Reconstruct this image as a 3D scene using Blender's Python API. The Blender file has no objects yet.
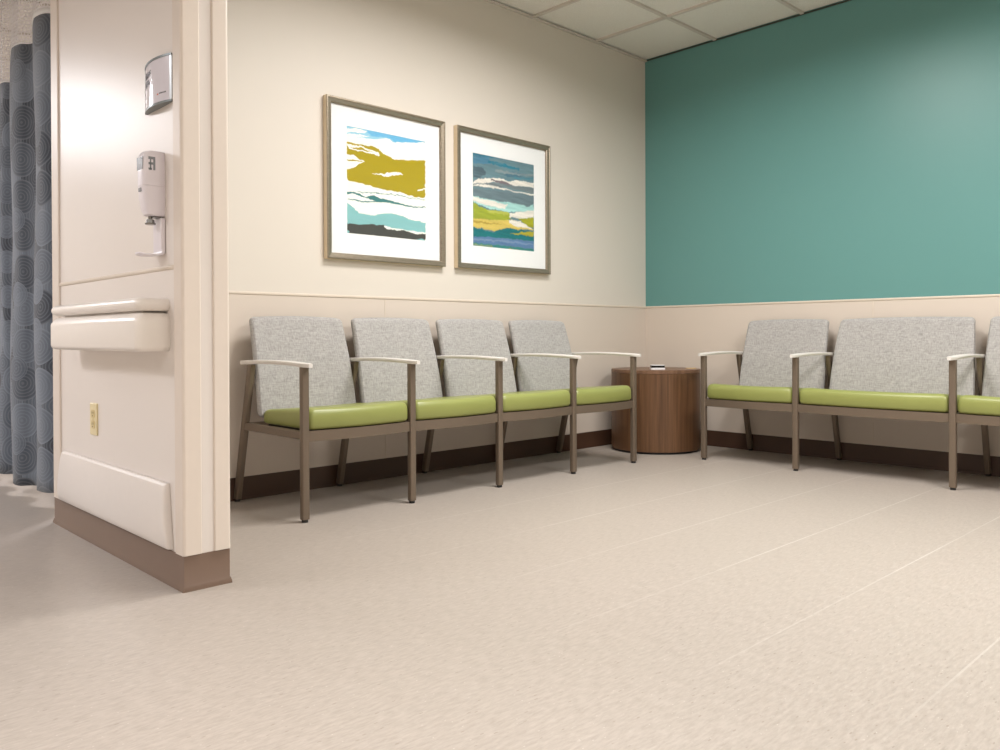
import bpy, bmesh, math, random
import numpy as np
from mathutils import Vector, Matrix
random.seed(7)
R = math.radians
S = bpy.context.scene
COL = S.collection

# ------------------------------------------------------------------ helpers
def lin(c):
    return tuple(((v/255)/12.92 if v/255 <= .04045 else ((v/255+.055)/1.055)**2.4) for v in c)

class NT:
    """small helper to write node expressions"""
    def __init__(s, name):
        m = bpy.data.materials.new(name); m.use_nodes = True
        s.m = m; s.t = m.node_tree; s.n = s.t.nodes; s.l = s.t.links
        s.n.clear()
        s.out = s.n.new('ShaderNodeOutputMaterial')
        s.b = s.n.new('ShaderNodeBsdfPrincipled')
        s.l.new(s.b.outputs[0], s.out.inputs[0])
    def put(s, sock, v):
        if isinstance(v, (int, float)): sock.default_value = v
        elif isinstance(v, (tuple, list)):
            sock.default_value = tuple(v) if len(v) == len(sock.default_value) else tuple(v)+(1,)
        else: s.l.new(v, sock)
    def math(s, op, a, b=0., c=None, clamp=False):
        n = s.n.new('ShaderNodeMath'); n.operation = op; n.use_clamp = clamp
        s.put(n.inputs[0], a); s.put(n.inputs[1], b)
        if c is not None: s.put(n.inputs[2], c)
        return n.outputs[0]
    def obj(s): return s.n.new('ShaderNodeTexCoord').outputs['Object']
    def uv(s): return s.n.new('ShaderNodeTexCoord').outputs['UV']
    def pos(s): return s.n.new('ShaderNodeNewGeometry').outputs['Position']
    def scale(s, v, sc):
        n = s.n.new('ShaderNodeVectorMath'); n.operation = 'MULTIPLY'
        s.l.new(v, n.inputs[0]); n.inputs[1].default_value = sc; return n.outputs[0]
    def sep(s, v):
        n = s.n.new('ShaderNodeSeparateXYZ'); s.l.new(v, n.inputs[0]); return n.outputs
    def comb(s, x, y, z=0.):
        n = s.n.new('ShaderNodeCombineXYZ')
        for i, a in enumerate((x, y, z)): s.put(n.inputs[i], a)
        return n.outputs[0]
    def noise(s, v, sc, det=3, rough=.5):
        n = s.n.new('ShaderNodeTexNoise'); s.l.new(v, n.inputs['Vector'])
        n.inputs['Scale'].default_value = sc; n.inputs['Detail'].default_value = det
        n.inputs['Roughness'].default_value = rough; return n.outputs[0]
    def voro(s, v, sc):
        n = s.n.new('ShaderNodeTexVoronoi'); s.l.new(v, n.inputs['Vector'])
        n.inputs['Scale'].default_value = sc; return n.outputs
    def wn(s, v):
        n = s.n.new('ShaderNodeTexWhiteNoise'); s.l.new(v, n.inputs['Vector']); return n.outputs[0]
    def rng(s, v, a, b, c=0., d=1., clamp=True):
        n = s.n.new('ShaderNodeMapRange'); n.clamp = clamp
        s.put(n.inputs[0], v)
        for i, x in enumerate((a, b, c, d)): n.inputs[i+1].default_value = x
        return n.outputs[0]
    def mix(s, f, a, b):
        n = s.n.new('ShaderNodeMix'); n.data_type = 'RGBA'
        s.put(n.inputs[0], f); s.put(n.inputs[6], a); s.put(n.inputs[7], b); return n.outputs[2]
    def bump(s, h, st=.2, dist=.01):
        n = s.n.new('ShaderNodeBump'); n.inputs['Strength'].default_value = st
        n.inputs['Distance'].default_value = dist
        s.l.new(h, n.inputs['Height']); s.l.new(n.outputs[0], s.b.inputs['Normal'])
    def fin(s, col, rough=.5, metal=0., spec=.5, coat=0.):
        s.put(s.b.inputs['Base Color'], col); s.put(s.b.inputs['Roughness'], rough)
        s.b.inputs['Metallic'].default_value = metal
        s.b.inputs['Specular IOR Level'].default_value = spec
        s.b.inputs['Coat Weight'].default_value = coat
        return s.m

def plain(name, rgb, rough=.5, metal=0., spec=.5, var=.06, sc=40., bump=0., coat=0.):
    k = NT(name); c = lin(rgb); o = k.obj()
    f = k.noise(o, sc, 3)
    d = tuple(x*(1-var) for x in c); e = tuple(min(1, x*(1+var)) for x in c)
    if bump: k.bump(f, bump, .002)
    return k.fin(k.mix(f, d, e), rough, metal, spec, coat)

def link(name, bm, mats, parent=None, smooth=False, loc=None, bevel=0., rotz=0.):
    me = bpy.data.meshes.new(name)
    bmesh.ops.remove_doubles(bm, verts=bm.verts, dist=1e-5)
    bmesh.ops.recalc_face_normals(bm, faces=bm.faces)
    bm.to_mesh(me); bm.free()
    o = bpy.data.objects.new(name, me); COL.objects.link(o)
    for m in (mats if isinstance(mats, (list, tuple)) else [mats]): me.materials.append(m)
    if parent: o.parent = parent
    if loc: o.location = loc
    o.rotation_euler.z = rotz
    if smooth:
        me.polygons.foreach_set('use_smooth', [True]*len(me.polygons))
        me.set_sharp_from_angle(angle=R(38))
    if bevel:
        b = o.modifiers.new('edge', 'BEVEL'); b.width = bevel; b.segments = 2; b.limit_method = 'ANGLE'
        b.angle_limit = R(50)
    return o

def tag(o, label, cat, group=None):
    o['label'] = label; o['category'] = cat
    if group: o['group'] = group
    return o
def thing(name, label, cat, loc=(0, 0, 0), rotz=0., group=None):
    o = bpy.data.objects.new(name, None); COL.objects.link(o)
    o.empty_display_size = .1
    o.location = loc; o.rotation_euler.z = rotz
    return tag(o, label, cat, group)
def struct(name, bm, m, **k):
    o = link(name, bm, m, **k); o['kind'] = 'structure'; return o

def box(bm, x0, x1, y0, y1, z0, z1, mi=0):
    v = [bm.verts.new(p) for p in ((x0,y0,z0),(x1,y0,z0),(x1,y1,z0),(x0,y1,z0),(x0,y0,z1),(x1,y0,z1),(x1,y1,z1),(x0,y1,z1))]
    for f in ((0,3,2,1),(4,5,6,7),(0,1,5,4),(1,2,6,5),(2,3,7,6),(3,0,4,7)):
        bm.faces.new([v[i] for i in f]).material_index = mi
    return bm
def B(*a): return box(bmesh.new(), *a)

def loft(bm, rings, cap=True, closed=True, mi=0):
    """rings: lists of 3-D points, all the same length"""
    vs = [[bm.verts.new(p) for p in r] for r in rings]
    n = len(rings[0])
    for a, b in zip(vs, vs[1:]):
        for i in range(n if closed else n-1):
            j = (i+1) % n
            bm.faces.new((a[i], a[j], b[j], b[i])).material_index = mi
    if cap:
        bm.faces.new(vs[0]).material_index = mi; bm.faces.new(vs[-1]).material_index = mi
    return vs
def rrect(x0, x1, y0, y1, r, seg=5, bow=0.):
    """rounded rectangle, r = radius or four radii; bow pushes the y0 side outwards"""
    rs = r if isinstance(r, (list, tuple)) else [r]*4
    pts = []
    for (cx, cy, a0), q in zip(((x0, y0, 180), (x1, y0, 270), (x1, y1, 0), (x0, y1, 90)), rs):
        q = max(q, 1e-4)
        ox = cx+q if cx == x0 else cx-q; oy = cy+q if cy == y0 else cy-q
        for i in range(seg+1):
            a = R(a0+90*i/seg); pts.append([ox+q*math.cos(a), oy+q*math.sin(a)])
    # subdivide the y0 side so that it can bow
    if bow:
        i0 = seg; a, b = pts[i0], pts[i0+1]
        extra = [[a[0]+(b[0]-a[0])*t/12, a[1]] for t in range(1, 12)]
        pts = pts[:i0+1]+extra+pts[i0+1:]
        mid = (y0+y1)/2
        for p in pts:
            if p[1] < mid:
                u = (p[0]-(x0+x1)/2)/((x1-x0)/2); p[1] -= bow*(1-u*u)*min(1, (mid-p[1])/(mid-y0))
    return pts
def cyl(bm, c, r, z0, z1, n=48, r2=None, mi=0):
    r2 = r if r2 is None else r2
    loft(bm, [[(c[0]+q*math.cos(2*math.pi*i/n), c[1]+q*math.sin(2*math.pi*i/n), z) for i in range(n)] for q, z in ((r, z0), (r2, z1))], mi=mi)
    return bm
def bar(bm, p, q, wx, wy):
    """straight bar between two points with a horizontal rectangular section"""
    loft(bm, [[(c[0]+sx*wx/2, c[1]+sy*wy/2, c[2]) for sx, sy in ((-1,-1),(1,-1),(1,1),(-1,1))] for c in (p, q)])
    return bm

# ------------------------------------------------------------------ materials
def m_wallpaint(name, rgb, rough=.5, spec=.35, var=.02):
    k = NT(name); c = lin(rgb); p = k.pos()
    f = k.noise(p, 1.3, 2); g = k.noise(p, 260, 2)
    k.bump(g, .06, .002)
    return k.fin(k.mix(f, tuple(x*(1-var) for x in c), tuple(min(1, x*(1+var)) for x in c)), rough, 0, spec)
M = {}
M['cream']  = m_wallpaint('cream wall paint', (217, 209, 199), .45)
M['wains']  = m_wallpaint('beige wainscot vinyl', (212, 200, 188), .42)
M['part']   = m_wallpaint('satin partition paint', (232, 224, 218), .33, .5)
M['teal']   = m_wallpaint('teal wall paint', (97, 147, 144), .38, .5)
M['plain']  = m_wallpaint('pale wall paint', (214, 204, 190), .6)
M['trim']   = plain('beige vinyl trim', (216, 203, 188), .4, var=.02)
M['guard']  = plain('ribbed beige corner guard', (226, 214, 203), .38, var=.02)
M['rail']   = plain('cream handrail vinyl', (240, 233, 226), .3, var=.015)
M['crash']  = plain('off white crash panel', (234, 227, 222), .3, var=.015)
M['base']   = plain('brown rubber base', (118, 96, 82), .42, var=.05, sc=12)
M['baseshade'] = plain('shaded brown rubber base', (70, 46, 32), .5, var=.06, sc=12)  # brown base with the shade under the seats darkened into its colour
M['tbar']   = plain('painted grid bar', (206, 198, 190), .5, var=.02)
M['wallgap'] = plain('dark reveal strip', (58, 56, 48), .6)
M['taupe']  = plain('taupe powder coated steel', (116, 102, 88), .42, .35, var=.04, sc=90)
M['capcream'] = plain('cream armrest urethane', (218, 213, 208), .38, var=.02)
M['black']  = plain('black rubber', (20, 19, 18), .5)
M['ivory']  = plain('ivory outlet plastic', (232, 217, 172), .35, var=.02)
M['ivoryd'] = plain('ivory outlet face', (214, 194, 140), .35, var=.02)
M['slot']   = plain('dark outlet slot', (60, 48, 30), .5)
M['disp']   = plain('white dispenser plastic', (236, 230, 236), .3, var=.01)
M['win']    = plain('grey dispenser window', (146, 150, 156), .2, var=.1)
M['chrome'] = plain('brushed nozzle metal', (140, 138, 136), .25, .9)
M['signgrey'] = plain('dark grey sign frame', (118, 124, 124), .35, .6)
M['signside'] = plain('silver sign edge', (196, 200, 202), .3, .6)
M['signface'] = plain('white sign insert', (226, 222, 232), .14, var=.01, coat=.4)
M['ink']    = plain('dark printed ink', (50, 50, 62), .4)
M['redink'] = plain('red printed ink', (190, 110, 100), .4)
M['mat']    = plain('white mat board', (246, 246, 246), .7, var=.005)
M['cardtan'] = plain('tan card', (206, 176, 130), .6)
M['devwhite'] = plain('white device plastic', (232, 230, 232), .3)
M['devblack'] = plain('black device face', (8, 8, 14), .15)

# green seat vinyl
k = NT('lime green seat vinyl'); o = k.obj()
f = k.noise(o, 6, 3); g = k.voro(o, 420)[0]
k.bump(g, .08, .001)
M['green'] = k.fin(k.mix(f, lin((137, 142, 78)), lin((145, 151, 85))), .38, 0, .5)

# woven grey back fabric
k = NT('woven grey fabric'); o = k.obj()
a = k.noise(k.scale(o, (210, 210, 22)), 1, 2); b = k.noise(k.scale(o, (30, 30, 230)), 1, 2)
c = k.noise(k.scale(o, (300, 300, 300)), 1, 1)
w = k.math('ADD', k.math('MULTIPLY', a, .45), k.math('MULTIPLY', b, .4)); w = k.math('ADD', w, k.math('MULTIPLY', c, .15))
w = k.rng(w, .33, .67)
k.bump(w, .25, .001)
k.b.inputs['Sheen Weight'].default_value = .15
M['fabric'] = k.fin(k.mix(w, lin((142, 139, 137)), lin((186, 183, 181))), .85, 0, .2)

# floor: streaked vinyl with fine flecks, pale joints
k = NT('streaked beige vinyl floor'); p = k.pos(); xyz = k.sep(p)
big = k.noise(p, 1.1, 3)
st = k.noise(k.scale(p, (120, 26, 1)), 1, 4, .65)
st2 = k.noise(k.scale(p, (190, 45, 1)), 1, 3, .6)
col = k.mix(k.rng(st, .3, .72), lin((158, 147, 138)), lin((181, 171, 162)))
col = k.mix(k.math('MULTIPLY', k.rng(st2, .55, .75), .35), col, lin((192, 186, 178)))
col = k.mix(k.math('MULTIPLY', k.rng(big, .35, .7), .15), col, lin((162, 154, 142)))
v1 = k.voro(k.scale(p, (95, 30, 1)), 1)
fl = k.math('MULTIPLY', k.math('LESS_THAN', v1[0], .16), k.math('GREATER_THAN', k.wn(v1[2]), .72))
col = k.mix(k.math('MULTIPLY', fl, .42), col, lin((126, 112, 100)))
v2 = k.voro(k.scale(p, (100, 55, 1)), 1.13)
fw_ = k.math('MULTIPLY', k.math('LESS_THAN', v2[0], .13), k.math('GREATER_THAN', k.wn(v2[2]), .8))
col = k.mix(k.math('MULTIPLY', fw_, .5), col, lin((210, 205, 198)))
j = k.math('PINGPONG', k.math('ADD', xyz[0], -.950), .2)
j = k.math('LESS_THAN', j, .0026)
jm = k.math('MULTIPLY', j, k.math('MULTIPLY', k.rng(k.noise(p, 1.7, 2), .35, .6, .5, 1.), k.rng(xyz[1], -3.6, -2.4, .0, .5)))
col = k.mix(jm, col, lin((206, 201, 194)))
k.bump(st, .05, .002)
M['floor'] = k.fin(col, k.rng(st, .3, .7, .36, .46), 0, .5)

# ceiling tile
k = NT('speckled ceiling tile'); p = k.pos()
n1 = k.noise(p, 190, 3, .7); n2 = k.noise(p, 60, 3)
col = k.mix(k.rng(n1, .38, .62), lin((222, 218, 210)), lin((242, 239, 233)))
k.bump(n1, .5, .004)
M['tile'] = k.fin(col, .9, 0, .1)

# walnut
k = NT('walnut veneer'); o = k.obj(); s_ = k.sep(o)
ang = k.math('ARCTAN2', s_[1], s_[0])
vv = k.comb(k.math('MULTIPLY', ang, 9.), k.math('MULTIPLY', s_[2], .9), 0.)
g1 = k.noise(vv, 1.6, 4, .6); g2 = k.noise(k.scale(vv, (14, 1.5, 1)), 1, 3)
t_ = k.math('ADD', k.math('MULTIPLY', g1, .6), k.math('MULTIPLY', g2, .4))
M['wood'] = k.fin(k.mix(k.rng(t_, .35, .65), lin((76, 51, 33)), lin((114, 82, 56))), .4, 0, .4)
k = NT('walnut veneer top'); o = k.obj()
g1 = k.noise(k.scale(o, (8, 60, 1)), 1, 4, .6)
M['woodtop'] = k.fin(k.mix(k.rng(g1, .35, .65), lin((102, 74, 56)), lin((126, 95, 74))), .4, 0, .4)

# picture frame metal leaf
k = NT('brushed champagne frame'); o = k.obj()
g1 = k.noise(k.scale(o, (30, 30, 200)), 1, 3)
M['frame'] = k.fin(k.mix(g1, lin((124, 112, 96)), lin((172, 160, 142))), .34, .65, .5)
M['frameside'] = plain('pale gold frame side', (222, 204, 174), .4, .1)

# thin picture glass
k = NT('picture glass'); k.n.remove(k.b)
lw = k.n.new('ShaderNodeLayerWeight'); lw.inputs[0].default_value = .5
frs = k.math('ADD', .045, k.math('MULTIPLY', k.math('POWER', lw.outputs['Facing'], 5.), .95))
tr = k.n.new('ShaderNodeBsdfTransparent'); gl = k.n.new('ShaderNodeBsdfGlossy'); gl.inputs['Roughness'].default_value = .02
mx = k.n.new('ShaderNodeMixShader'); k.l.new(frs, mx.inputs[0]); k.l.new(tr.outputs[0], mx.inputs[1]); k.l.new(gl.outputs[0], mx.inputs[2])
k.l.new(mx.outputs[0], k.out.inputs[0]); M['glass'] = k.m

# painted artwork (colours stored per point)
k = NT('printed artwork'); at_ = k.n.new('ShaderNodeAttribute'); at_.attribute_name = 'Col'
M['art'] = k.fin(at_.outputs['Color'], .6, 0, .3)

# curtain fabric: overlapping rounds with fine rings
def circles(k, u, v, cell, rad, off, sx=1., seed=0.):
    a = k.math('ADD', k.math('DIVIDE', u, cell*sx), off[0]); b = k.math('ADD', k.math('DIVIDE', v, cell), off[1])
    ia = k.math('FLOOR', a); ib = k.math('FLOOR', b)
    fa = k.math('SUBTRACT', k.math('FRACT', a), .5); fb = k.math('SUBTRACT', k.math('FRACT', b), .5)
    d = k.math('SQRT', k.math('ADD', k.math('MULTIPLY', fa, fa), k.math('MULTIPLY', fb, fb)))
    return d, k.math('LESS_THAN', d, rad), k.wn(k.comb(ia, ib, seed))
k = NT('curtain fabric with overlapping rounds'); uvs = k.sep(k.uv()); u, v = uvs[0], uvs[1]
col = lin((116, 122, 129))
for i, (off, rad, sd) in enumerate((((0, 0), .50, 1.), ((.5, .5), .47, 2.), ((.27, .1), .33, 5.))):
    d, ins, rn = circles(k, u, v, .178, rad, off, 1.0, sd)
    tone = k.mix(rn, lin((68, 73, 83)), lin((124, 133, 146)))
    ring = k.math('SINE', k.math('MULTIPLY', d, 75.))
    tone = k.mix(k.rng(ring, 0, 1, 0, .26), tone, lin((158, 166, 176)))
    tone = k.mix(k.math('MULTIPLY', k.math('GREATER_THAN', d, rad-.02), .35), tone, lin((160, 168, 178)))
    f = k.math('MULTIPLY', ins, .9 if i < 2 else k.math('MULTIPLY', k.math('GREATER_THAN', rn, .5), .8))
    col = k.mix(f, col, tone)
k.b.inputs['Sheen Weight'].default_value = .2
M['curtain'] = k.fin(col, .75, 0, .3)
# curtain netting
k = NT('white curtain netting'); uvs = k.sep(k.uv()); u, v = uvs[0], uvs[1]
row = k.math('FLOOR', k.math('DIVIDE', v, .018))
sh = k.math('MULTIPLY', k.math('FRACT', k.math('MULTIPLY', row, .5)), 1.)
fu = k.math('SUBTRACT', k.math('FRACT', k.math('ADD', k.math('DIVIDE', u, .018), sh)), .5)
fv = k.math('SUBTRACT', k.math('FRACT', k.math('DIVIDE', v, .018)), .5)
dd = k.math('ADD', k.math('POWER', k.math('ABSOLUTE', fu), 2.), k.math('POWER', k.math('ABSOLUTE', fv), 2.))
hole = k.math('LESS_THAN', dd, .14)
tr = k.n.new('ShaderNodeBsdfTransparent'); mx = k.n.new('ShaderNodeMixShader')
k.fin(lin((236, 232, 232)), .8)
k.l.new(hole, mx.inputs[0]); k.l.new(k.b.outputs[0], mx.inputs[1]); k.l.new(tr.outputs[0], mx.inputs[2]); k.l.new(mx.outputs[0], k.out.inputs[0])
M['net'] = k.m

# ------------------------------------------------------------------ room
CH = 2.74; DZ = .957
PX0, PX1, PY0, PY1 = -.097, 1.17, -3.886, -3.752      # partition stub
XB, XR, YF = -6.2, 6.6, -8.6                         # far bay wall, right wall, wall behind the camera
struct('floor', B(XB, XR, YF, .15, -.12, 0), M['floor'])

# ceiling: tiles laid in a T-bar grid
bm = bmesh.new(); box(bm, XB, XR, YF, .15, CH+.012, CH+.1, 0)
gx = [.578+.613*i for i in range(-12, 11)]; gy = [-.567-.613*i for i in range(-1, 14)]
for x in gx:
    if XB < x < XR: box(bm, x-.011, x+.011, YF, 0, CH-.001, CH+.013, 1)
for y in gy:
    if YF < y < 0: box(bm, XB, XR, y-.011, y+.011, CH-.002, CH+.013, 1)
struct('ceiling', bm, [M['tile'], M['tbar']])

# art wall: thick wall whose left end joins the partition
bm = bmesh.new(); box(bm, PX0, 0, PY1, .15, 0, DZ, 1); box(bm, PX0, 0, PY1, .15, DZ, CH+.02, 0)
struct('wall_left', bm, [M['cream'], M['wains']])
bm = bmesh.new(); box(bm, PX0, PX1, PY0, PY1, 0, CH+.02, 0)
struct('wall_partition', bm, M['part'])
bm = bmesh.new(); box(bm, 0, XR, 0, .15, 0, DZ, 1); box(bm, 0, XR, 0, .15, DZ, CH+.02, 0)
struct('wall_back', bm, [M['teal'], M['wains']])
struct('wall_right', B(XR, XR+.15, YF, .15, 0, CH+.02), M['plain'])
struct('wall_front', B(XB, XR, YF-.15, YF, 0, CH+.02), M['plain'])
struct('wall_bay', B(XB-.15, XB, YF, .15, 0, CH+.02), M['plain'])
struct('wall_bay_side', B(XB, PX0, 0, .15, 0, CH+.02), M['plain'])

# dado caps (small lip moulding) and sheet joints of the wainscot
def trim(n, bm, m, **k): return struct('trim_%d' % n, bm, m, **k)
def lip_x(x0, x1, y, s, z):   # along x, standing off in direction s*y
    bm = bmesh.new()
    prof = ((0, .006), (.0035, .005), (.0045, 0), (.0035, -.006), (0, -.008))
    loft(bm, [[(x, y+s*a, z+b) for a, b in prof] for x in (x0, x1)]); return bm
def lip_y(y0, y1, x, s, z):
    bm = bmesh.new()
    prof = ((0, .006), (.0035, .005), (.0045, 0), (.0035, -.006), (0, -.008))
    loft(bm, [[(x+s*a, y, z+b) for a, b in prof] for y in (y0, y1)]); return bm
trim(1, lip_y(PY1, 0, 0, 1, DZ), M['trim'])
trim(2, lip_x(0, XR, 0, -1, DZ), M['trim'])
trim(3, lip_x(-.05, 1.119, PY0, -1, .963), M['trim'])
bm = bmesh.new(); box(bm, 0, .0015, -2.318, -2.314, .105, DZ-.008); trim(4, bm, M['trim'])
bm = bmesh.new(); box(bm, 1.614, 1.618, -.0015, 0, .105, DZ-.008); trim(5, bm, M['trim'])
bm = bmesh.new(); box(bm, 0, .02, PY1, 0, CH-.006, CH+.004); trim(6, bm, M['tbar'])
bm = bmesh.new(); box(bm, .0, XR, -.008, 0, CH-.003, CH+.004); trim(7, bm, M['wallgap'])

# rubber cove bases
CV = ((0, .105), (.0025, .105), (.0035, .102), (.0035, .020), (.0055, .017), (.008, .008), (.009, 0), (0, 0))
def cove_path(pts):
    """base along an open plan path; the room lies on the left of the path direction"""
    bm = bmesh.new(); n = len(pts); rings = []
    for i, p in enumerate(pts):
        p = Vector(p)
        d0 = (p-Vector(pts[i-1])).normalized() if i else None
        d1 = (Vector(pts[i+1])-p).normalized() if i < n-1 else None
        n0 = Vector((-d0.y, d0.x)) if d0 else Vector((-d1.y, d1.x)); n1 = Vector((-d1.y, d1.x)) if d1 else n0
        m = (n0+n1)/(1+n0.dot(n1))
        rings.append([(p.x+m.x*a, p.y+m.y*a, b) for a, b in CV])
    loft(bm, rings); return bm
def b_(name, pts, m): struct('baseboard_'+name, cove_path(pts), m, smooth=True)
b_('left', [(0, 0), (0, PY1)], M['baseshade'])
b_('back', [(XR, 0), (0, 0)], M['baseshade'])
# round the visible partition corners
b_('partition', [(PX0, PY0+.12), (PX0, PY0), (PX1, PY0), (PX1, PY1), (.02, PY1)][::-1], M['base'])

# ------------------------------------------------------------------ wall protection on the partition
def guard(name, label, cx, cy, sx, sy, leg_x, leg_y, z0=.106):
    """L-shaped cover over a vertical corner; legs run from the corner along -sx and -sy"""
    bm = bmesh.new(); t = .007
    def L(z):
        o = t
        pts = [(cx-sx*leg_x, cy), (cx-sx*leg_x, cy+sy*t*.6), (cx-sx*(leg_x-.003), cy+sy*t)]
        # three shallow ribs, then the rounded corner
        for q in ():
            pts += [(cx-sx*(leg_x*q+.0012), cy+sy*t), (cx-sx*leg_x*q, cy+sy*(t-.0012)), (cx-sx*(leg_x*q-.0012), cy+sy*t)]
        for i in range(6):
            a = R(90*i/5); r = .009
            pts.append((cx+sx*(t-r+r*math.sin(a)), cy+sy*(t-r+r*math.cos(a))))
        for q in ():
            pts += [(cx+sx*t, cy-sy*(leg_y*q-.0012)), (cx+sx*(t-.0012), cy-sy*leg_y*q), (cx+sx*t, cy-sy*(leg_y*q+.0012))]
        pts += [(cx+sx*t, cy-sy*(leg_y-.003)), (cx+sx*t*.6, cy-sy*leg_y), (cx, cy-sy*leg_y)]
        pts.append((cx, cy))
        return [(x, y, z) for x, y in pts]
    loft(bm, [L(z0), L(CH)])
    return tag(link(name, bm, M['guard']), label, 'corner guard')
guard('corner_guard', 'beige vinyl corner guard on the nearest partition edge, above the brown base corner', PX1, PY0, 1, -1, .053, .050)
guard('corner_guard', 'beige vinyl corner guard on the partition edge beside the row of four seats', PX1, PY1, 1, 1, .053, .045)
guard('corner_guard', 'beige vinyl corner guard on the partition edge beside the patterned curtain', PX0, PY0, -1, -1, .085, .06)

# handrail: stacked plan outlines
hr = thing('handrail', 'cream vinyl handrail with rounded grip and bumper below on the partition face', 'handrail', (.64, PY0, .71))
HX0, HX1 = .215, 1.074
def rail_part(name, prof, parent):
    bm = bmesh.new(); rings = []
    for z, d, e in prof:
        rings.append([(x-.64, y, z-.71) for x, y in rrect(HX0+e, HX1-e, -d, 0, (.018, .018, .001, .001), 5)])
    loft(bm, rings); return link(name, bm, M['rail'], parent, smooth=True)
prof = []
for i in range(13):
    a = math.pi*i/12; prof.append((.850-.0195*math.cos(a), .080+.020*math.sin(a), .021-.020*math.sin(a)))
rail_part('grip', prof, hr)
rail_part('bumper', [(.708, .086, .016), (.711, .094, .008), (.716, .100, .003), (.724, .102, .0), (.797, .102, .0), (.804, .100, .002), (.820, .088, .012), (.824, .080, .020), (.8255, .070, .028)], hr)
bm = B(HX0+.05-.64, HX1-.05-.64, -.064, 0, .10, .135); link('core', bm, M['rail'], hr)

# crash panel: tapered, gently convex
cp = bmesh.new(); rings = []
for t, d in ((0, .004), (0, .016), (.03, .020), (.12, .024), (.3, .027), (.5, .027), (.7, .025), (.88, .022), (.97, .019), (1, .012), (1, .003)):
    z = .112+.195*t; w = .026*(1-t)**1.2
    rings.append([(x, PY0-.0005+y, z) for x, y in rrect(.042-w*1.7, 1.064+w, -d, 0, (.012, .012, .0005, .0005), 4)])
loft(cp, rings)
tag(link('crash_panel', cp, M['crash'], smooth=True), 'off-white wide crash panel low on the partition, just above the brown base', 'wall guard')

# outlet
ot = thing('wall_outlet', 'ivory duplex electrical outlet on the partition below the handrail', 'outlet', (.385, PY0, .455))
bm = bmesh.new(); loft(bm, [[(x, -y_, z) for x, z in rrect(-.036+e, .036-e, -.058+e, .058-e, .004)] for y_, e in ((0, 0), (.0045, 0), (.006, .002))])
link('plate', bm, M['ivory'], ot)
for zc in (.0195, -.0195):
    bm = bmesh.new(); loft(bm, [[(x, -y_, z) for x, z in rrect(-.017, .017, zc-.0145, zc+.0145, .008)] for y_ in (.005, .0075)])
    f = link('socket', bm, M['ivoryd'], ot)
    bm = bmesh.new()
    for x in (-.0065, .0065): box(bm, x-.0011, x+.0011, -.0079, -.0072, zc+.000, zc+.008)
    box(bm, -.002, .002, -.0079, -.0072, zc-.009, zc-.005); link('slot', bm, M['slot'], f)
bm = bmesh.new(); loft(bm, [[(.003*math.cos(a*.5236), -y_, .003*math.sin(a*.5236)) for a in range(12)] for y_ in (.0055, .0072)])
link('screw', bm, M['ivoryd'], ot)

# soap / sanitiser dispenser
DX = 1.012
ds = thing('sanitizer_dispenser', 'white wall-mounted hand sanitizer dispenser with drip tray on the partition above the handrail', 'dispenser', (DX, PY0, 1.0))
bm = bmesh.new()
w = .031
bodyp = [(.120, .043, .006), (.124, .050, .003), (.138, .055, .001), (.17, .061, 0), (.208, .064, 0), (.2095, .0625, .0015), (.211, .064, 0), (.28, .064, 0), (.303, .062, .0005), (.312, .056, .003), (.316, .046, .007)]
loft(bm, [[(x, y, z) for x, y in rrect(-w+e, w-e, -d, 0, (.016, .016, .002, .002), 6)] for z, d, e in bodyp])
link('body', bm, M['disp'], ds, smooth=True)
bm = bmesh.new()   # window marks on the side and front of the body
def side(y0, y1, z0, z1): box(bm, w-.001, w+.0006, y0, y1, z0, z1)
side(-.050, -.030, .288, .296); side(-.036, -.030, .256, .290); side(-.050, -.036, .272, .279); side(-.050, -.040, .256, .262); side(-.046, -.042, .256, .290)
box(bm, -.022, .022, -.0648, -.063, .258, .296)
link('level_window', bm, M['win'], ds)
bm = bmesh.new(); box(bm, -.010, .010, -.0655, -.062, .192, .203); link('badge', bm, M['win'], ds)
bm = bmesh.new(); cyl(bm, (0, -.034), .006, .110, .122, 20); cyl(bm, (0, -.034), .013, .099, .110, 24, .011); cyl(bm, (0, -.034), .015, .0945, .099, 24, .016)
link('nozzle', bm, M['chrome'], ds, smooth=True)
bm = B(-.02, .02, -.030, -.008, .116, .1205); link('sensor', bm, M['chrome'], ds)
bm = bmesh.new()   # back arm sweeping into the tray
path = [(-.001, .114), (-.001, .02), (-.003, .008), (-.010, .002), (-.020, 0), (-.050, -.001), (-.064, .000), (-.073, .004)]
rings = []
for i, (y, z) in enumerate(path):
    a = Vector(path[max(i-1, 0)]); b2 = Vector(path[min(i+1, len(path)-1)]); t = (b2-a).normalized(); nn = Vector((t.y, -t.x))
    th = (.013 if i < 2 else .009 if i < 4 else .005); ww = .032 if i < 2 else .036 if i < 6 else .030 if i == 6 else .02
    q = Vector((y, z))-nn*0
    q2 = q - Vector((-t.y, t.x))*-th if False else q+Vector((t.y, -t.x))*(-th)
    q2 = Vector((y-(th if i < 3 else th*.5 if i == 3 else 0), z+(0 if i < 2 else th*.6 if i < 4 else th)))
    rings.append([(-ww, q.x, q.y), (ww, q.x, q.y), (ww*.97, q2.x, q2.y), (-ww*.97, q2.x, q2.y)])
loft(bm, rings); link('drip_tray', bm, M['disp'], ds, smooth=True, bevel=.0015)

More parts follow.
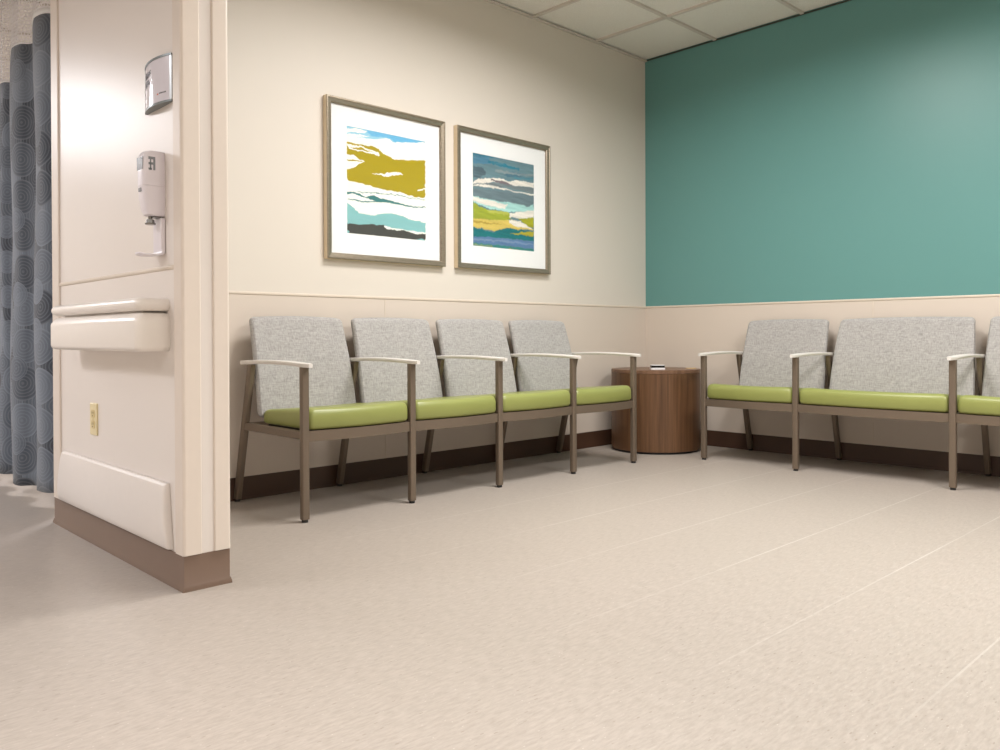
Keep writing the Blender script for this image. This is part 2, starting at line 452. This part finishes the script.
# curved wall sign
SX0, SX1, SZ0, SZ1 = .905, 1.112, 1.456, 1.600
sg = thing('wall_sign', 'small curved silver and white wall sign with dark lettering near the top of the partition', 'sign', ((SX0+SX1)/2, PY0, SZ0))
HW = (SX1-SX0)/2; SH = SZ1-SZ0; BUL = .019
def scurve(u, off=0.): return (u*HW, -(.006+BUL*(1-u*u))-off)
def curved(bm, u0, u1, z0, z1, off, t, n=20):
    r0 = []
    for i in range(n+1):
        u = u0+(u1-u0)*i/n; x, y = scurve(u, off); r0.append((x, y, y+t))
    loft(bm, [[(x, y, z0), (x, y, z1), (x, y2, z1), (x, y2, z0)] for x, y, y2 in r0])
bm = bmesh.new(); curved(bm, -.94, .93, .006, SH-.006, 0, .003); link('insert', bm, M['signface'], sg, smooth=True)
for z0, z1 in ((0, .006), (SH-.006, SH)):
    bm = bmesh.new(); N = 20
    pts = [scurve(-1+2*i/N, .002) for i in range(N+1)]+[(HW, 0), (-HW, 0)]
    loft(bm, [[(x, y, z) for x, y in pts] for z in (z0, z1)]); link('cap', bm, M['signgrey'], sg)
for u0, u1 in ((-1, -.93), (.92, 1)):
    bm = bmesh.new(); pts = [scurve(u0, .001), scurve(u1, .001), (u1*HW, 0), (u0*HW, 0)]
    loft(bm, [[(x, y, z) for x, y in pts] for z in (.006, SH-.006)]); link('side_strip', bm, M['signside'], sg)
bm = bmesh.new()   # lettering too small to read in the photograph: two rows of bold marks
rr = random.Random(3)
for zc, us in ((.106, (-.74, -.63, -.52, -.41, -.30, -.19)), (.080, (-.74, -.63, -.52, -.41, -.30))):
    for u in us:
        h = .0095 if rr.random() < .7 else .007
        curved(bm, u, u+.045, zc-h, zc+h, .0005, .001, 2)
        if rr.random() < .8: curved(bm, u+.035, u+.10, zc+h-.004, zc+h, .0005, .001, 2)
        curved(bm, u+.035, u+.10, zc-.003, zc+.001, .0005, .001, 2)
        if rr.random() < .6: curved(bm, u+.075, u+.10, zc-h, zc+.001, .0005, .001, 2)
link('lettering', bm, M['ink'], sg)
bm = bmesh.new()
for i in range(6): curved(bm, .45+.055*i, .485+.055*i, .030, .034, .0005, .001, 2)
link('small_print', bm, M['ink'], sg)
bm = bmesh.new(); curved(bm, .32, .40, .028, .033, .0005, .001, 3); link('emblem', bm, M['redink'], sg)

# ------------------------------------------------------------------ framed pictures
def unproj(poly, c, hr_):
    """photo crop coordinates -> (u,v) of the print, c = (xl, xr, ytl, ytr, ybl, ybr)"""
    xl, xr, ytl, ytr, ybl, ybr = c; out = []
    for X, Y in poly:
        t = (X-xl)/(xr-xl); u = t/(hr_-(hr_-1)*t)
        top = ytl+(ytr-ytl)*t; bot = ybl+(ybr-ybl)*t
        out.append((u, (Y-top)/(bot-top)))
    return out
def inside(U, V, poly):
    ins = np.zeros(U.shape, bool); n = len(poly)
    for i in range(n):
        x0, y0 = poly[i]; x1, y1 = poly[(i+1) % n]
        if abs(y1-y0) < 1e-9: continue
        c_ = ((y0 > V) != (y1 > V)) & (U < (x1-x0)*(V-y0)/(y1-y0)+x0); ins ^= c_
    return ins
def vnoise(U, V, fu, fv, seed):
    rs = np.random.RandomState(seed); g = rs.rand(int(fv)+3, int(fu)+3)
    a = U.clip(0, 1)*fu; b = V.clip(0, 1)*fv; i = a.astype(int); j = b.astype(int); s = a-i; t = b-j
    s = s*s*(3-2*s); t = t*t*(3-2*t)
    return (g[j, i]*(1-s)+g[j, i+1]*s)*(1-t)+(g[j+1, i]*(1-s)+g[j+1, i+1]*s)*t
def artwork(name, w, h, c, ratio, base, layers, seed, streak, soft, parent, rough_):
    NX, NY = 200, 230
    u = np.linspace(0, 1, NX+1); v = np.linspace(0, 1, NY+1); U, V = np.meshgrid(u, v)
    wob = (vnoise(U, V, 22, 14, seed)-.5)*.012+(vnoise(U, V, 70, 40, seed+1)-.5)*rough_
    Vw = V+wob; Uw = U+(vnoise(U, V, 12, 60, seed+2)-.5)*.03
    C_ = np.zeros(U.shape+(3,)); C_[:] = lin(base)
    for col, poly, *op in layers:
        m = inside(Uw, Vw, unproj(poly, c, ratio)).astype(float)
        for _ in range(soft):
            p_ = np.pad(m, 1, mode='edge'); m = (p_[:-2, 1:-1]+p_[2:, 1:-1]+p_[1:-1, :-2]+p_[1:-1, 2:]+2*m)/6
        if op: m = m*op[0]*(.55+.9*vnoise(U, V, 5, 60, seed+len(poly))).clip(0, 1)
        C_ = C_*(1-m[..., None])+np.array(lin(col))*m[..., None]
    if streak:
        st_ = (vnoise(U, V-.12*U+.1, 4, 55, seed+9)-.5)*streak+(vnoise(U, V, 9, 110, seed+10)-.5)*streak*.7
        C_ = C_*(1+st_[..., None])
    C_ = C_.clip(0, 1)
    me = bpy.data.meshes.new(name)
    P = np.stack([np.zeros(U.size), (U.ravel()-.5)*w, (.5-V.ravel())*h], 1)
    idx = np.arange(U.size).reshape(U.shape)
    F = np.stack([idx[:-1, :-1], idx[1:, :-1], idx[1:, 1:], idx[:-1, 1:]], -1).reshape(-1, 4)
    me.from_pydata(P.tolist(), [], F.tolist())
    ca = me.color_attributes.new('Col', 'FLOAT_COLOR', 'POINT')
    ca.data.foreach_set('color', np.concatenate([C_.reshape(-1, 3), np.ones((U.size, 1))], 1).ravel().astype('f'))
    me.materials.append(M['art'])
    o = bpy.data.objects.new(name, me); COL.objects.link(o); o.parent = parent; o.location = (.0135, 0, 0)
    o.rotation_euler = (0, 0, 0)
    return o

CA = (45, 502, 35, 125, 648, 692)
OL = (172, 153, 6); WH = (248, 247, 240); TQ = (138, 192, 194); CHC = (72, 66, 62); DT = (62, 122, 122)
left_layers = [
 ((150, 205, 228), [(45,35),(150,45),(300,75),(502,125),(502,132),(440,128),(320,130),(290,110),(190,114),(110,100),(45,95)]),
 ((110, 185, 226), [(150,58),(300,78),(490,128),(440,128),(325,128),(295,108),(190,96)]),
 (WH, [(45,52),(90,50),(160,66),(150,80),(90,72),(45,74)]), (WH, [(45,82),(120,84),(180,100),(110,98),(45,93)]),
 (OL, [(45,125),(120,145),(190,150),(225,165),(260,195),(320,230),(450,232),(502,232),(502,446),(440,442),(350,414),(270,400),(210,390),(120,360),(45,346)]),
 (WH, [(50,140),(130,152),(225,188),(243,205),(228,208),(130,182),(60,166)]), (OL, [(60,158),(130,160),(200,190),(150,180)]),
 (WH, [(45,198),(90,205),(120,228),(152,238),(80,277),(45,284)]), (OL, [(45,226),(140,238),(138,243),(45,234)]),
 (WH, [(183,306),(260,310),(320,299),(350,303),(372,315),(310,318),(280,330),(250,318)]), (WH, [(455,404),(502,388),(502,396),(460,410)]),
 (DT, [(45,410),(80,414),(130,425),(150,440),(200,432),(250,452),(300,465),(430,495),(502,496),(502,502),(420,500),(290,477),(250,474),(180,455),(120,434),(80,424),(45,424)]),
 (DT, [(45,450),(100,458),(150,466),(260,462),(262,468),(150,473),(95,464),(45,454)]), (DT, [(110,412),(310,424),(420,446),(502,456),(502,459),(415,449),(310,428),(112,416)]),
 (TQ, [(45,468),(75,498),(120,532),(180,548),(250,535),(330,538),(400,565),(502,588),(502,645),(420,637),(300,615),(265,607),(45,610)]),
 (CHC, [(45,597),(80,593),(130,600),(190,596),(262,602),(270,620),(330,635),(370,630),(400,640),(440,655),(502,652),(502,694),(450,690),(350,678),(42,650)]),
 (TQ, [(440,684),(480,680),(502,688),(502,694)]), (TQ, [(45,630),(66,638),(60,648),(45,650)]),
]
CB = (57, 442, 75, 155, 658, 698)
CR = (232, 226, 216)
right_layers = [
 ((104, 134, 144), [(57,75),(442,155),(442,260),(57,250)]),
 ((70, 128, 160), [(57,92),(160,108),(170,150),(57,140)], .8), ((24, 118, 142), [(150,125),(230,140),(352,180),(345,190),(220,160),(150,140)], .9),  # first blue: print colour with some glass reflection painted in
 ((20, 112, 140), [(57,78),(150,95),(250,120),(150,106),(57,92)], .8),
 ((70, 84, 96), [(57,160),(130,175),(140,215),(100,235),(57,228)], .8), ((64, 108, 130), [(250,212),(310,196),(400,212),(360,232),(280,232)], .8),
 ((150, 156, 156), [(200,180),(300,200),(442,215),(442,228),(300,214),(200,196)], .7), ((60,130,150), [(300,232),(442,236),(442,246),(330,244)], .8),
 (CR, [(57,266),(100,240),(200,234),(250,244),(290,262),(330,250),(442,268),(442,298),(400,292),(310,284),(200,262),(57,272)]),
 ((120, 106, 112), [(170,240),(270,262),(310,284),(250,278),(170,250)]),
 ((118, 128, 132), [(57,272),(200,266),(310,288),(442,300),(442,335),(260,292),(57,288)]),
 (CR, [(57,278),(130,272),(250,298),(330,322),(442,338),(442,352),(380,334),(330,328),(250,308),(130,290),(57,284)]),
 ((106, 124, 132), [(57,300),(200,312),(330,330),(442,350),(442,402),(400,422),(330,397),(200,378),(57,346)]),
 ((168, 214, 210), [(57,346),(200,378),(330,394),(400,420),(442,402),(442,448),(280,448),(150,425),(57,384)]),
 (CR, [(57,352),(150,372),(280,405),(258,430),(130,402),(57,376)]),
 ((158, 168, 44), [(57,384),(100,415),(150,434),(290,448),(300,482),(270,502),(150,498),(57,488)]),
 ((190, 190, 90), [(150,436),(290,450),(280,470),(160,452)], .8),
 (CR, [(290,458),(340,450),(442,440),(442,487),(350,492),(290,480)]),
 ((164, 164, 26), [(345,492),(442,485),(442,552),(395,534)]),
 ((216, 192, 96), [(57,486),(150,496),(300,500),(350,510),(442,562),(300,556),(200,566),(57,540)]),
 ((168, 140, 40), [(57,500),(160,515),(280,524),(160,524),(57,512)], .8),
 (CR, [(285,500),(350,506),(395,530),(430,556),(330,540),(290,520)]),
 ((22, 112, 118), [(57,544),(100,552),(180,572),(265,545),(350,562),(442,572),(442,632),(250,612),(57,602)]),
 ((176, 166, 40), [(285,584),(350,578),(442,572),(442,604),(380,596)]),
 ((92, 124, 166), [(57,600),(150,602),(250,614),(442,632),(442,682),(250,656),(57,640)]),
 ((130, 150, 180), [(57,612),(250,624),(442,650),(442,658),(250,636),(57,624)], .7),
 ((56, 132, 128), [(57,640),(250,658),(442,684),(442,700),(57,660)]), ((150, 160, 110), [(57,648),(180,656),(180,668),(57,658)], .8), ((204, 176, 40), [(280,680),(345,684),(345,690),(280,688)]),
]
def picture(label, yc, zc, W, H, pw, ph, pz, args):
    t = thing('framed_picture', label, 'picture', (0, yc, zc), 0., 'framed abstract pictures above the seats')
    bm = bmesh.new(); fw_, dp = .031, .036
    prof = ((0, 0, 1), (0, dp-.003, 1), (.003, dp, 0), (.008, dp, 0), (.012, dp-.003, 0), (fw_-.004, dp-.006, 0), (fw_, dp-.010, 0), (fw_, .012, 0), (fw_, 0, 0))
    corners = ((-1, -1), (1, -1), (1, 1), (-1, 1)); rings = []
    for sy, sz in corners+(corners[0],):
        rings.append([(d, sy*(W/2-a), sz*(H/2-a)) for a, d, _ in prof])
    vs = loft(bm, rings, cap=False)
    link('frame', bm, [M['frame']], t)
    bm = bmesh.new()
    for s_ in (-1, 1):
        a, b2 = sorted((s_*(W/2+.0006), s_*(W/2-.001))); box(bm, .002, dp-.004, a, b2, -H/2, H/2)
        a, b2 = sorted((s_*(H/2+.0006), s_*(H/2-.001))); box(bm, .002, dp-.004, -W/2, W/2, a, b2)
    link('edge_strip', bm, M['frameside'], t)
    bm = bmesh.new()   # mat board with a window
    wi, hi = W/2-fw_+.004, H/2-fw_+.004; a, b2 = pw/2, ph/2
    for x0, x1, z0, z1 in ((-wi, -a, -hi, hi), (a, wi, -hi, hi), (-a, a, b2+pz, hi), (-a, a, -hi, -b2+pz)):
        box(bm, .0125, .0150, x0, x1, z0, z1)
    link('mat_board', bm, M['mat'], t)
    link('backing', B(.004, .0122, -wi, wi, -hi, hi), M['mat'], t)
    art = artwork('artwork', pw+.002, ph+.002, *args[:-1], t, args[-1]); art.location.z = pz
    link('glass', B(.0185, .0205, -wi, wi, -hi, hi), M['glass'], t)
    return t
picture('framed print of olive and white waves over a charcoal strip, the picture nearer the partition', -2.3045, 1.5475, .767, .812, .510, .545, .004,
        (CA, 1.081, WH, left_layers, 11, .05, 0, .010))
picture('framed print of slate blue, yellow-green and teal brush bands, the picture nearer the teal wall', -1.4425, 1.5480, .779, .812, .513, .540, .001,
        (CB, 1.074, (104, 130, 138), right_layers, 23, .22, 1, .014))

# ------------------------------------------------------------------ tandem seating
def pillow(u0f, u1f, z0, z1, yf, thick, nu=22, nz=22, crown=0., r=.016):
    """rounded upholstered panel; u0f/u1f give the side limits at height z, yf the middle plane"""
    def spread(n):
        return [.5-.5*math.cos(math.pi*(i/n))*(1 if True else 0) for i in range(n+1)]
    bm = bmesh.new(); us = spread(nu); zs = spread(nz); F, K = [], []
    H = z1-z0
    for j, s in enumerate(zs):
        rf, rk = [], []
        for i, t in enumerate(us):
            z = z0+H*s + crown*(1-(2*t-1)**2)*s
            a, b2 = u0f(s), u1f(s)
            # round the corners in outline
            rc = .022; W = b2-a; dx = min(t, 1-t)*W; dz = min(s, 1-s)*H
            u = a+W*t
            if dx < rc and dz < rc:
                k1, k2 = 1-dx/rc, 1-dz/rc; L = math.hypot(k1, k2); m = max(k1, k2)
                f = (m/L) if L > 0 else 1
                u = u+(1 if t < .5 else -1)*(k1-k1*f)*rc; z = z+(1 if s < .5 else -1)*(k2-k2*f)*rc
            e = min(min(t, 1-t)*W, min(s, 1-s)*H)
            q = min(e/r, 1); th = thick/2*math.sqrt(max(0, 1-(1-q)**2))
            y = yf(s, t)
            rf.append(bm.verts.new((u, y-th, z))); rk.append(bm.verts.new((u, y+th, z)))
        F.append(rf); K.append(rk)
    for j in range(nz):
        for i in range(nu):
            bm.faces.new((F[j][i], F[j][i+1], F[j+1][i+1], F[j+1][i]))
            bm.faces.new((K[j][i+1], K[j][i], K[j+1][i], K[j+1][i+1]))
    return bm

FP, RT, RF_ = -.612, -.158, -.018      # front post, rear leg at arm height, rear foot (depth, front is -Y)
def seat_row(label, posts, loc, rotz, y_front=FP):
    row = thing('tandem_seating', label, 'seating', loc, rotz)
    for x in posts:
        bm = bmesh.new(); loft(bm, [[(x+a, y_front+b2, z) for a, b2 in rrect(-.0155, .0155, -.0135, .0135, .004, 3)] for z in (.012, .628)])
        p = link('front_leg', bm, M['taupe'], row, smooth=True)
        g = bmesh.new(); cyl(g, (x, y_front), .013, 0, .014, 20); link('foot_glide', g, M['black'], p)
        bm = bmesh.new()
        top = (x, RT-.004, .628); bot = (x, RF_-.002, .012)
        loft(bm, [[(c_[0]+a, c_[1]+b2, c_[2]) for a, b2 in rrect(-.0125, .0125, -.018, .018, .004, 3)] for c_ in (bot, top)])
        p = link('rear_leg', bm, M['taupe'], row, smooth=True)
        g = bmesh.new(); cyl(g, (x, RF_), .013, 0, .014, 20); link('foot_glide', g, M['black'], p)
        # side rail between the legs
        link('side_rail', B(x-.011, x+.011, y_front+.012, -.105, .334, .368), M['taupe'], row, bevel=.003)
        # armrest: shallow arch
        bm = bmesh.new(); rings = []
        for i in range(19):
            t = i/18; y = -.072+(y_front-.052+.072)*t
            zt = .6445+.0085*math.sin(math.pi*t) - .001*t
            hw = .023*math.sqrt(max(.02, 1-(max(0, (t-.94)/.065))**2))*(.72+.28*min(1, t*2.2)) if t > .5 else .023*(.62+.38*min(1, t*2.2))
            if i == 0: hw *= .7
            th = .017
            rings.append([(x+a*hw, y, zt+b2) for a, b2 in ((-1, -th*.45), (-.82, -th), (.82, -th), (1, -th*.45), (.9, -.002), (.55, 0), (-.55, 0), (-.9, -.002))])
        loft(bm, rings); link('armrest', bm, M['capcream'], row, smooth=True)
    for x0, x1 in zip(posts, posts[1:]):
        w = x1-x0; xm = (x0+x1)/2; bow = .022
        # seat cushion
        bm = bmesh.new(); rings = []
        g = .0175
        for z, e, dip in ((.371, .012, 0), (.376, .004, 0), (.384, 0, 0), (.425, 0, 0), (.440, .002, .2), (.453, .007, .6), (.461, .017, .9), (.465, .034, 1), (.466, .07, 1.), (.466, .13, 1.)):
            ring = []
            for x, y in rrect(x0+g+e, x1-g-e, y_front-.006+e, -.172-e*.6, (.022, .022, .09, .09), 5, bow=bow):
                uu = (x-xm)/(w/2); ring.append((x, y, z-.008*dip*(1-uu*uu)-(z-.371)*.36*max(0, (y-y_front)/.43)))
            rings.append(ring)
        loft(bm, rings); link('seat', bm, M['green'], row, smooth=True)
        # bowed front rail
        bm = bmesh.new(); rings = []
        for i in range(15):
            t = i/14; x = x0+.014+(w-.028)*t; b2 = bow*(1-(2*t-1)**2)
            y = y_front+.004-b2; rings.append([(x, y-.010, .325), (x, y+.010, .325), (x, y+.010, .368), (x, y-.010, .368)])
        loft(bm, rings); link('front_rail', bm, M['taupe'], row, smooth=True)
        link('rear_rail', B(x0+.012, x1-.012, -.125, -.100, .334, .366), M['taupe'], row, bevel=.003)
        link('seat_pan', B(x0+.05, x1-.05, y_front+.03, -.22, .355, .372), M['black'], row)
        # backrest
        ins0, ins1 = .0165, (.031 if w < .7 else .042)
        bow_b = .012 if w < .7 else .02
        bm = pillow(lambda s: x0+ins0+(ins1-ins0)*s**1.6, lambda s: x1-ins0-(ins1-ins0)*s**1.6, .392, .842,
                    lambda s, t: -.190+.112*s-.010*math.sin(math.pi*s)+bow_b*(1-(2*t-1)**2)-.004, .040, crown=.008)
        bk = link('backrest', bm, M['fabric'], row, smooth=True)
    return row
seat_row('row of four joined lime green seats with grey fabric backs under the two framed pictures',
         [0, .545, 1.092, 1.650, 2.190], (0.005, -3.163, 0), R(90))
seat_row('row of joined lime green seats with a wide middle seat against the teal wall',
         [0, .582, 1.378, 1.96], (.842, 0, 0), 0., -.572)

# ------------------------------------------------------------------ round table and what lies on it
tx, ty, tr_, th_ = .358, -.386, .290, .532
tb = thing('round_table', 'round walnut drum side table in the corner between the two seating rows', 'table', (tx, ty, 0))
def ring_loft(prof, n=72):
    bm = bmesh.new(); loft(bm, [[(r*math.cos(2*math.pi*i/n), r*math.sin(2*math.pi*i/n), z) for i in range(n)] for r, z in prof]); return bm
link('plinth', ring_loft([(tr_-.018, 0), (tr_-.018, .016)]), M['black'], tb, smooth=True)
link('drum', ring_loft([(tr_-.002, .014), (tr_, .016), (tr_, th_-.024), (tr_-.004, th_-.0225)]), M['wood'], tb, smooth=True)
link('tabletop', ring_loft([(tr_-.004, th_-.0225), (tr_, th_-.0215), (tr_, th_-.002), (tr_-.002, th_)]), M['woodtop'], tb, smooth=True)
dv = thing('pager_device', 'small black and white electronic device lying on the round walnut table', 'device', (tx+.085, ty-.10, th_), R(46))
bm = bmesh.new(); loft(bm, [[(x, y, z) for x, y in rrect(-.046, .046, -.035, .035, .010)] for z in (0, .012)]); link('base', bm, M['devwhite'], dv, smooth=True)
bm = bmesh.new(); loft(bm, [[(x, y, z) for x, y in rrect(-.044, .044, -.034, .034, .010)] for z in (.012, .026)]); link('body', bm, M['devblack'], dv, smooth=True)
bm = bmesh.new(); loft(bm, [[(x, y, z) for x, y in rrect(-.043, .043, -.033, .033, .010)] for z in (.026, .030)]); link('top_face', bm, M['devwhite'], dv, smooth=True)
bm = bmesh.new()
loft(bm, [[(x, y, z) for x, y in rrect(-.030, .030, -.022, .022, .003)] for z in (0, .005)])
tag(link('card_stack', bm, M['cardtan'], loc=(tx+.165, ty+.165, th_), rotz=R(46)), 'small tan stack of cards on the right rear of the round table', 'card')

# ------------------------------------------------------------------ privacy curtain
ct = thing('privacy_curtain', 'grey-blue curtain patterned with overlapping rounds, netting on top, beside the partition', 'curtain', (-.2, -3.80, 0))
NS = 420
pts = []; s_len = [0.]
def fold(t):
    x = -.02-2.3*t
    ph = 2*math.pi*(x-.2+.57)/.36
    y = -.034*math.cos(ph)+.008*math.sin(ph*.43+1)
    return x+.02*math.sin(2*ph), y
for i in range(NS+1):
    pts.append(fold(i/NS))
    if i: s_len.append(s_len[-1]+math.dist(pts[-1], pts[-2]))
def smooth(a, b2, x): 
    t = min(1, max(0, (x-a)/(b2-a))); return t*t*(3-2*t)
def seam_z(x):   # x in world metres
    return 2.205-.045*smooth(.585, .64, -x)-.10*smooth(.95, 1.0, -x)
def hem_z(x): return .05+.006*math.sin(x*9)
def cloth(name, lo, hi, nz, m, thick_off=0.):
    bm = bmesh.new(); uvl = bm.loops.layers.uv.new('UVMap'); grid = []
    for i, (x, y) in enumerate(pts):
        col = []
        z0, z1 = lo(x-.2), hi(x-.2)
        for j in range(nz+1):
            z = z0+(z1-z0)*j/nz; a = .75+.35*(1-z/2.7)   # folds open towards the hem
            wob = .006*math.sin(z*5+x*14)
            col.append((bm.verts.new((x, y*a+wob+thick_off, z)), s_len[i], z))
        grid.append(col)
    for i in range(NS):
        for j in range(nz):
            q = (grid[i][j], grid[i+1][j], grid[i+1][j+1], grid[i][j+1])
            f = bm.faces.new([p[0] for p in q])
            for lp, p in zip(f.loops, q): lp[uvl].uv = (p[1], p[2])
    me = bpy.data.meshes.new(name); bm.to_mesh(me); bm.free(); me.materials.append(m)
    me.polygons.foreach_set('use_smooth', [True]*len(me.polygons))
    o = bpy.data.objects.new(name, me); COL.objects.link(o); o.parent = ct
    sd = o.modifiers.new('cloth', 'SOLIDIFY'); sd.thickness = .0012; sd.offset = 0
    return o
cloth('fabric_panel', hem_z, seam_z, 34, M['curtain'])
cloth('netting', seam_z, lambda x: 2.70, 10, M['net'])
cloth('hem_band', lambda x: seam_z(x)-.004, lambda x: seam_z(x)+(.022 if x > -.61 else .003), 1, M['mat'], -.0022)
link('track', B(-2.5, .06, .0, .03, 2.70, 2.738), M['tbar'], ct)

# ------------------------------------------------------------------ light
def troffer(x, y, w, h, e, col=(1, .95, .88), spread=170):
    l = bpy.data.lights.new('troffer_lamp', 'AREA'); l.shape = 'RECTANGLE'; l.size = w; l.size_y = h
    l.energy = e; l.color = col; l.spread = R(spread)
    o = bpy.data.objects.new('troffer_lamp', l); COL.objects.link(o); o.location = (x, y, CH-.012); return o
WARM = (1, .98, .955); COOL = (.96, .96, 1)
troffer(1.5, -2.1, .6, 1.2, 38, WARM, 165)
troffer(3.5, -1.8, .6, 1.2, 46, WARM, 170)
troffer(5.0, -3.6, .6, 1.2, 30, WARM, 170)
troffer(2.9, -5.2, .6, .6, 8, WARM, 76)
troffer(3.2, -7.2, 1.2, .6, 34, WARM, 165)
troffer(-.3, -6.4, 1.2, .6, 36, COOL, 160)
troffer(-3.7, -5.35, 1.2, .6, 34, COOL)
troffer(-5.2, -5.65, 1.2, .6, 44, COOL)
troffer(-2.2, -1.9, .6, 1.2, 60, COOL)
wd = bpy.data.worlds.new('room air'); S.world = wd; wd.use_nodes = True
wd.node_tree.nodes['Background'].inputs[0].default_value = (1, .97, .93, 1); wd.node_tree.nodes['Background'].inputs[1].default_value = .0

# ------------------------------------------------------------------ camera
cam = bpy.data.cameras.new('camera'); co = bpy.data.objects.new('camera', cam); COL.objects.link(co); S.camera = co
F_, PITCH, ROLL, YAW, PPY = 816.44, -.0063601, -.003851, .805436, 341.51
fwv = Vector((-math.sin(YAW)*math.cos(PITCH), math.cos(YAW)*math.cos(PITCH), math.sin(PITCH)))
rtv = Vector((math.cos(YAW), math.sin(YAW), 0)); upv = rtv.cross(fwv)
r2 = rtv*math.cos(ROLL)+upv*math.sin(ROLL); u2 = r2.cross(fwv)
mw = Matrix((r2, u2, -fwv)).transposed().to_4x4(); mw.translation = Vector((3.5471, -4.8786, .7501)); co.matrix_world = mw
cam.sensor_width = 36; cam.lens = 36*F_/1000; cam.shift_y = (PPY-375)/1000
cam.clip_start = .05

v = S.view_settings; v.view_transform = 'Standard'; v.look = 'None'; v.gamma = 1; v.use_curve_mapping = False
v.exposure = .76
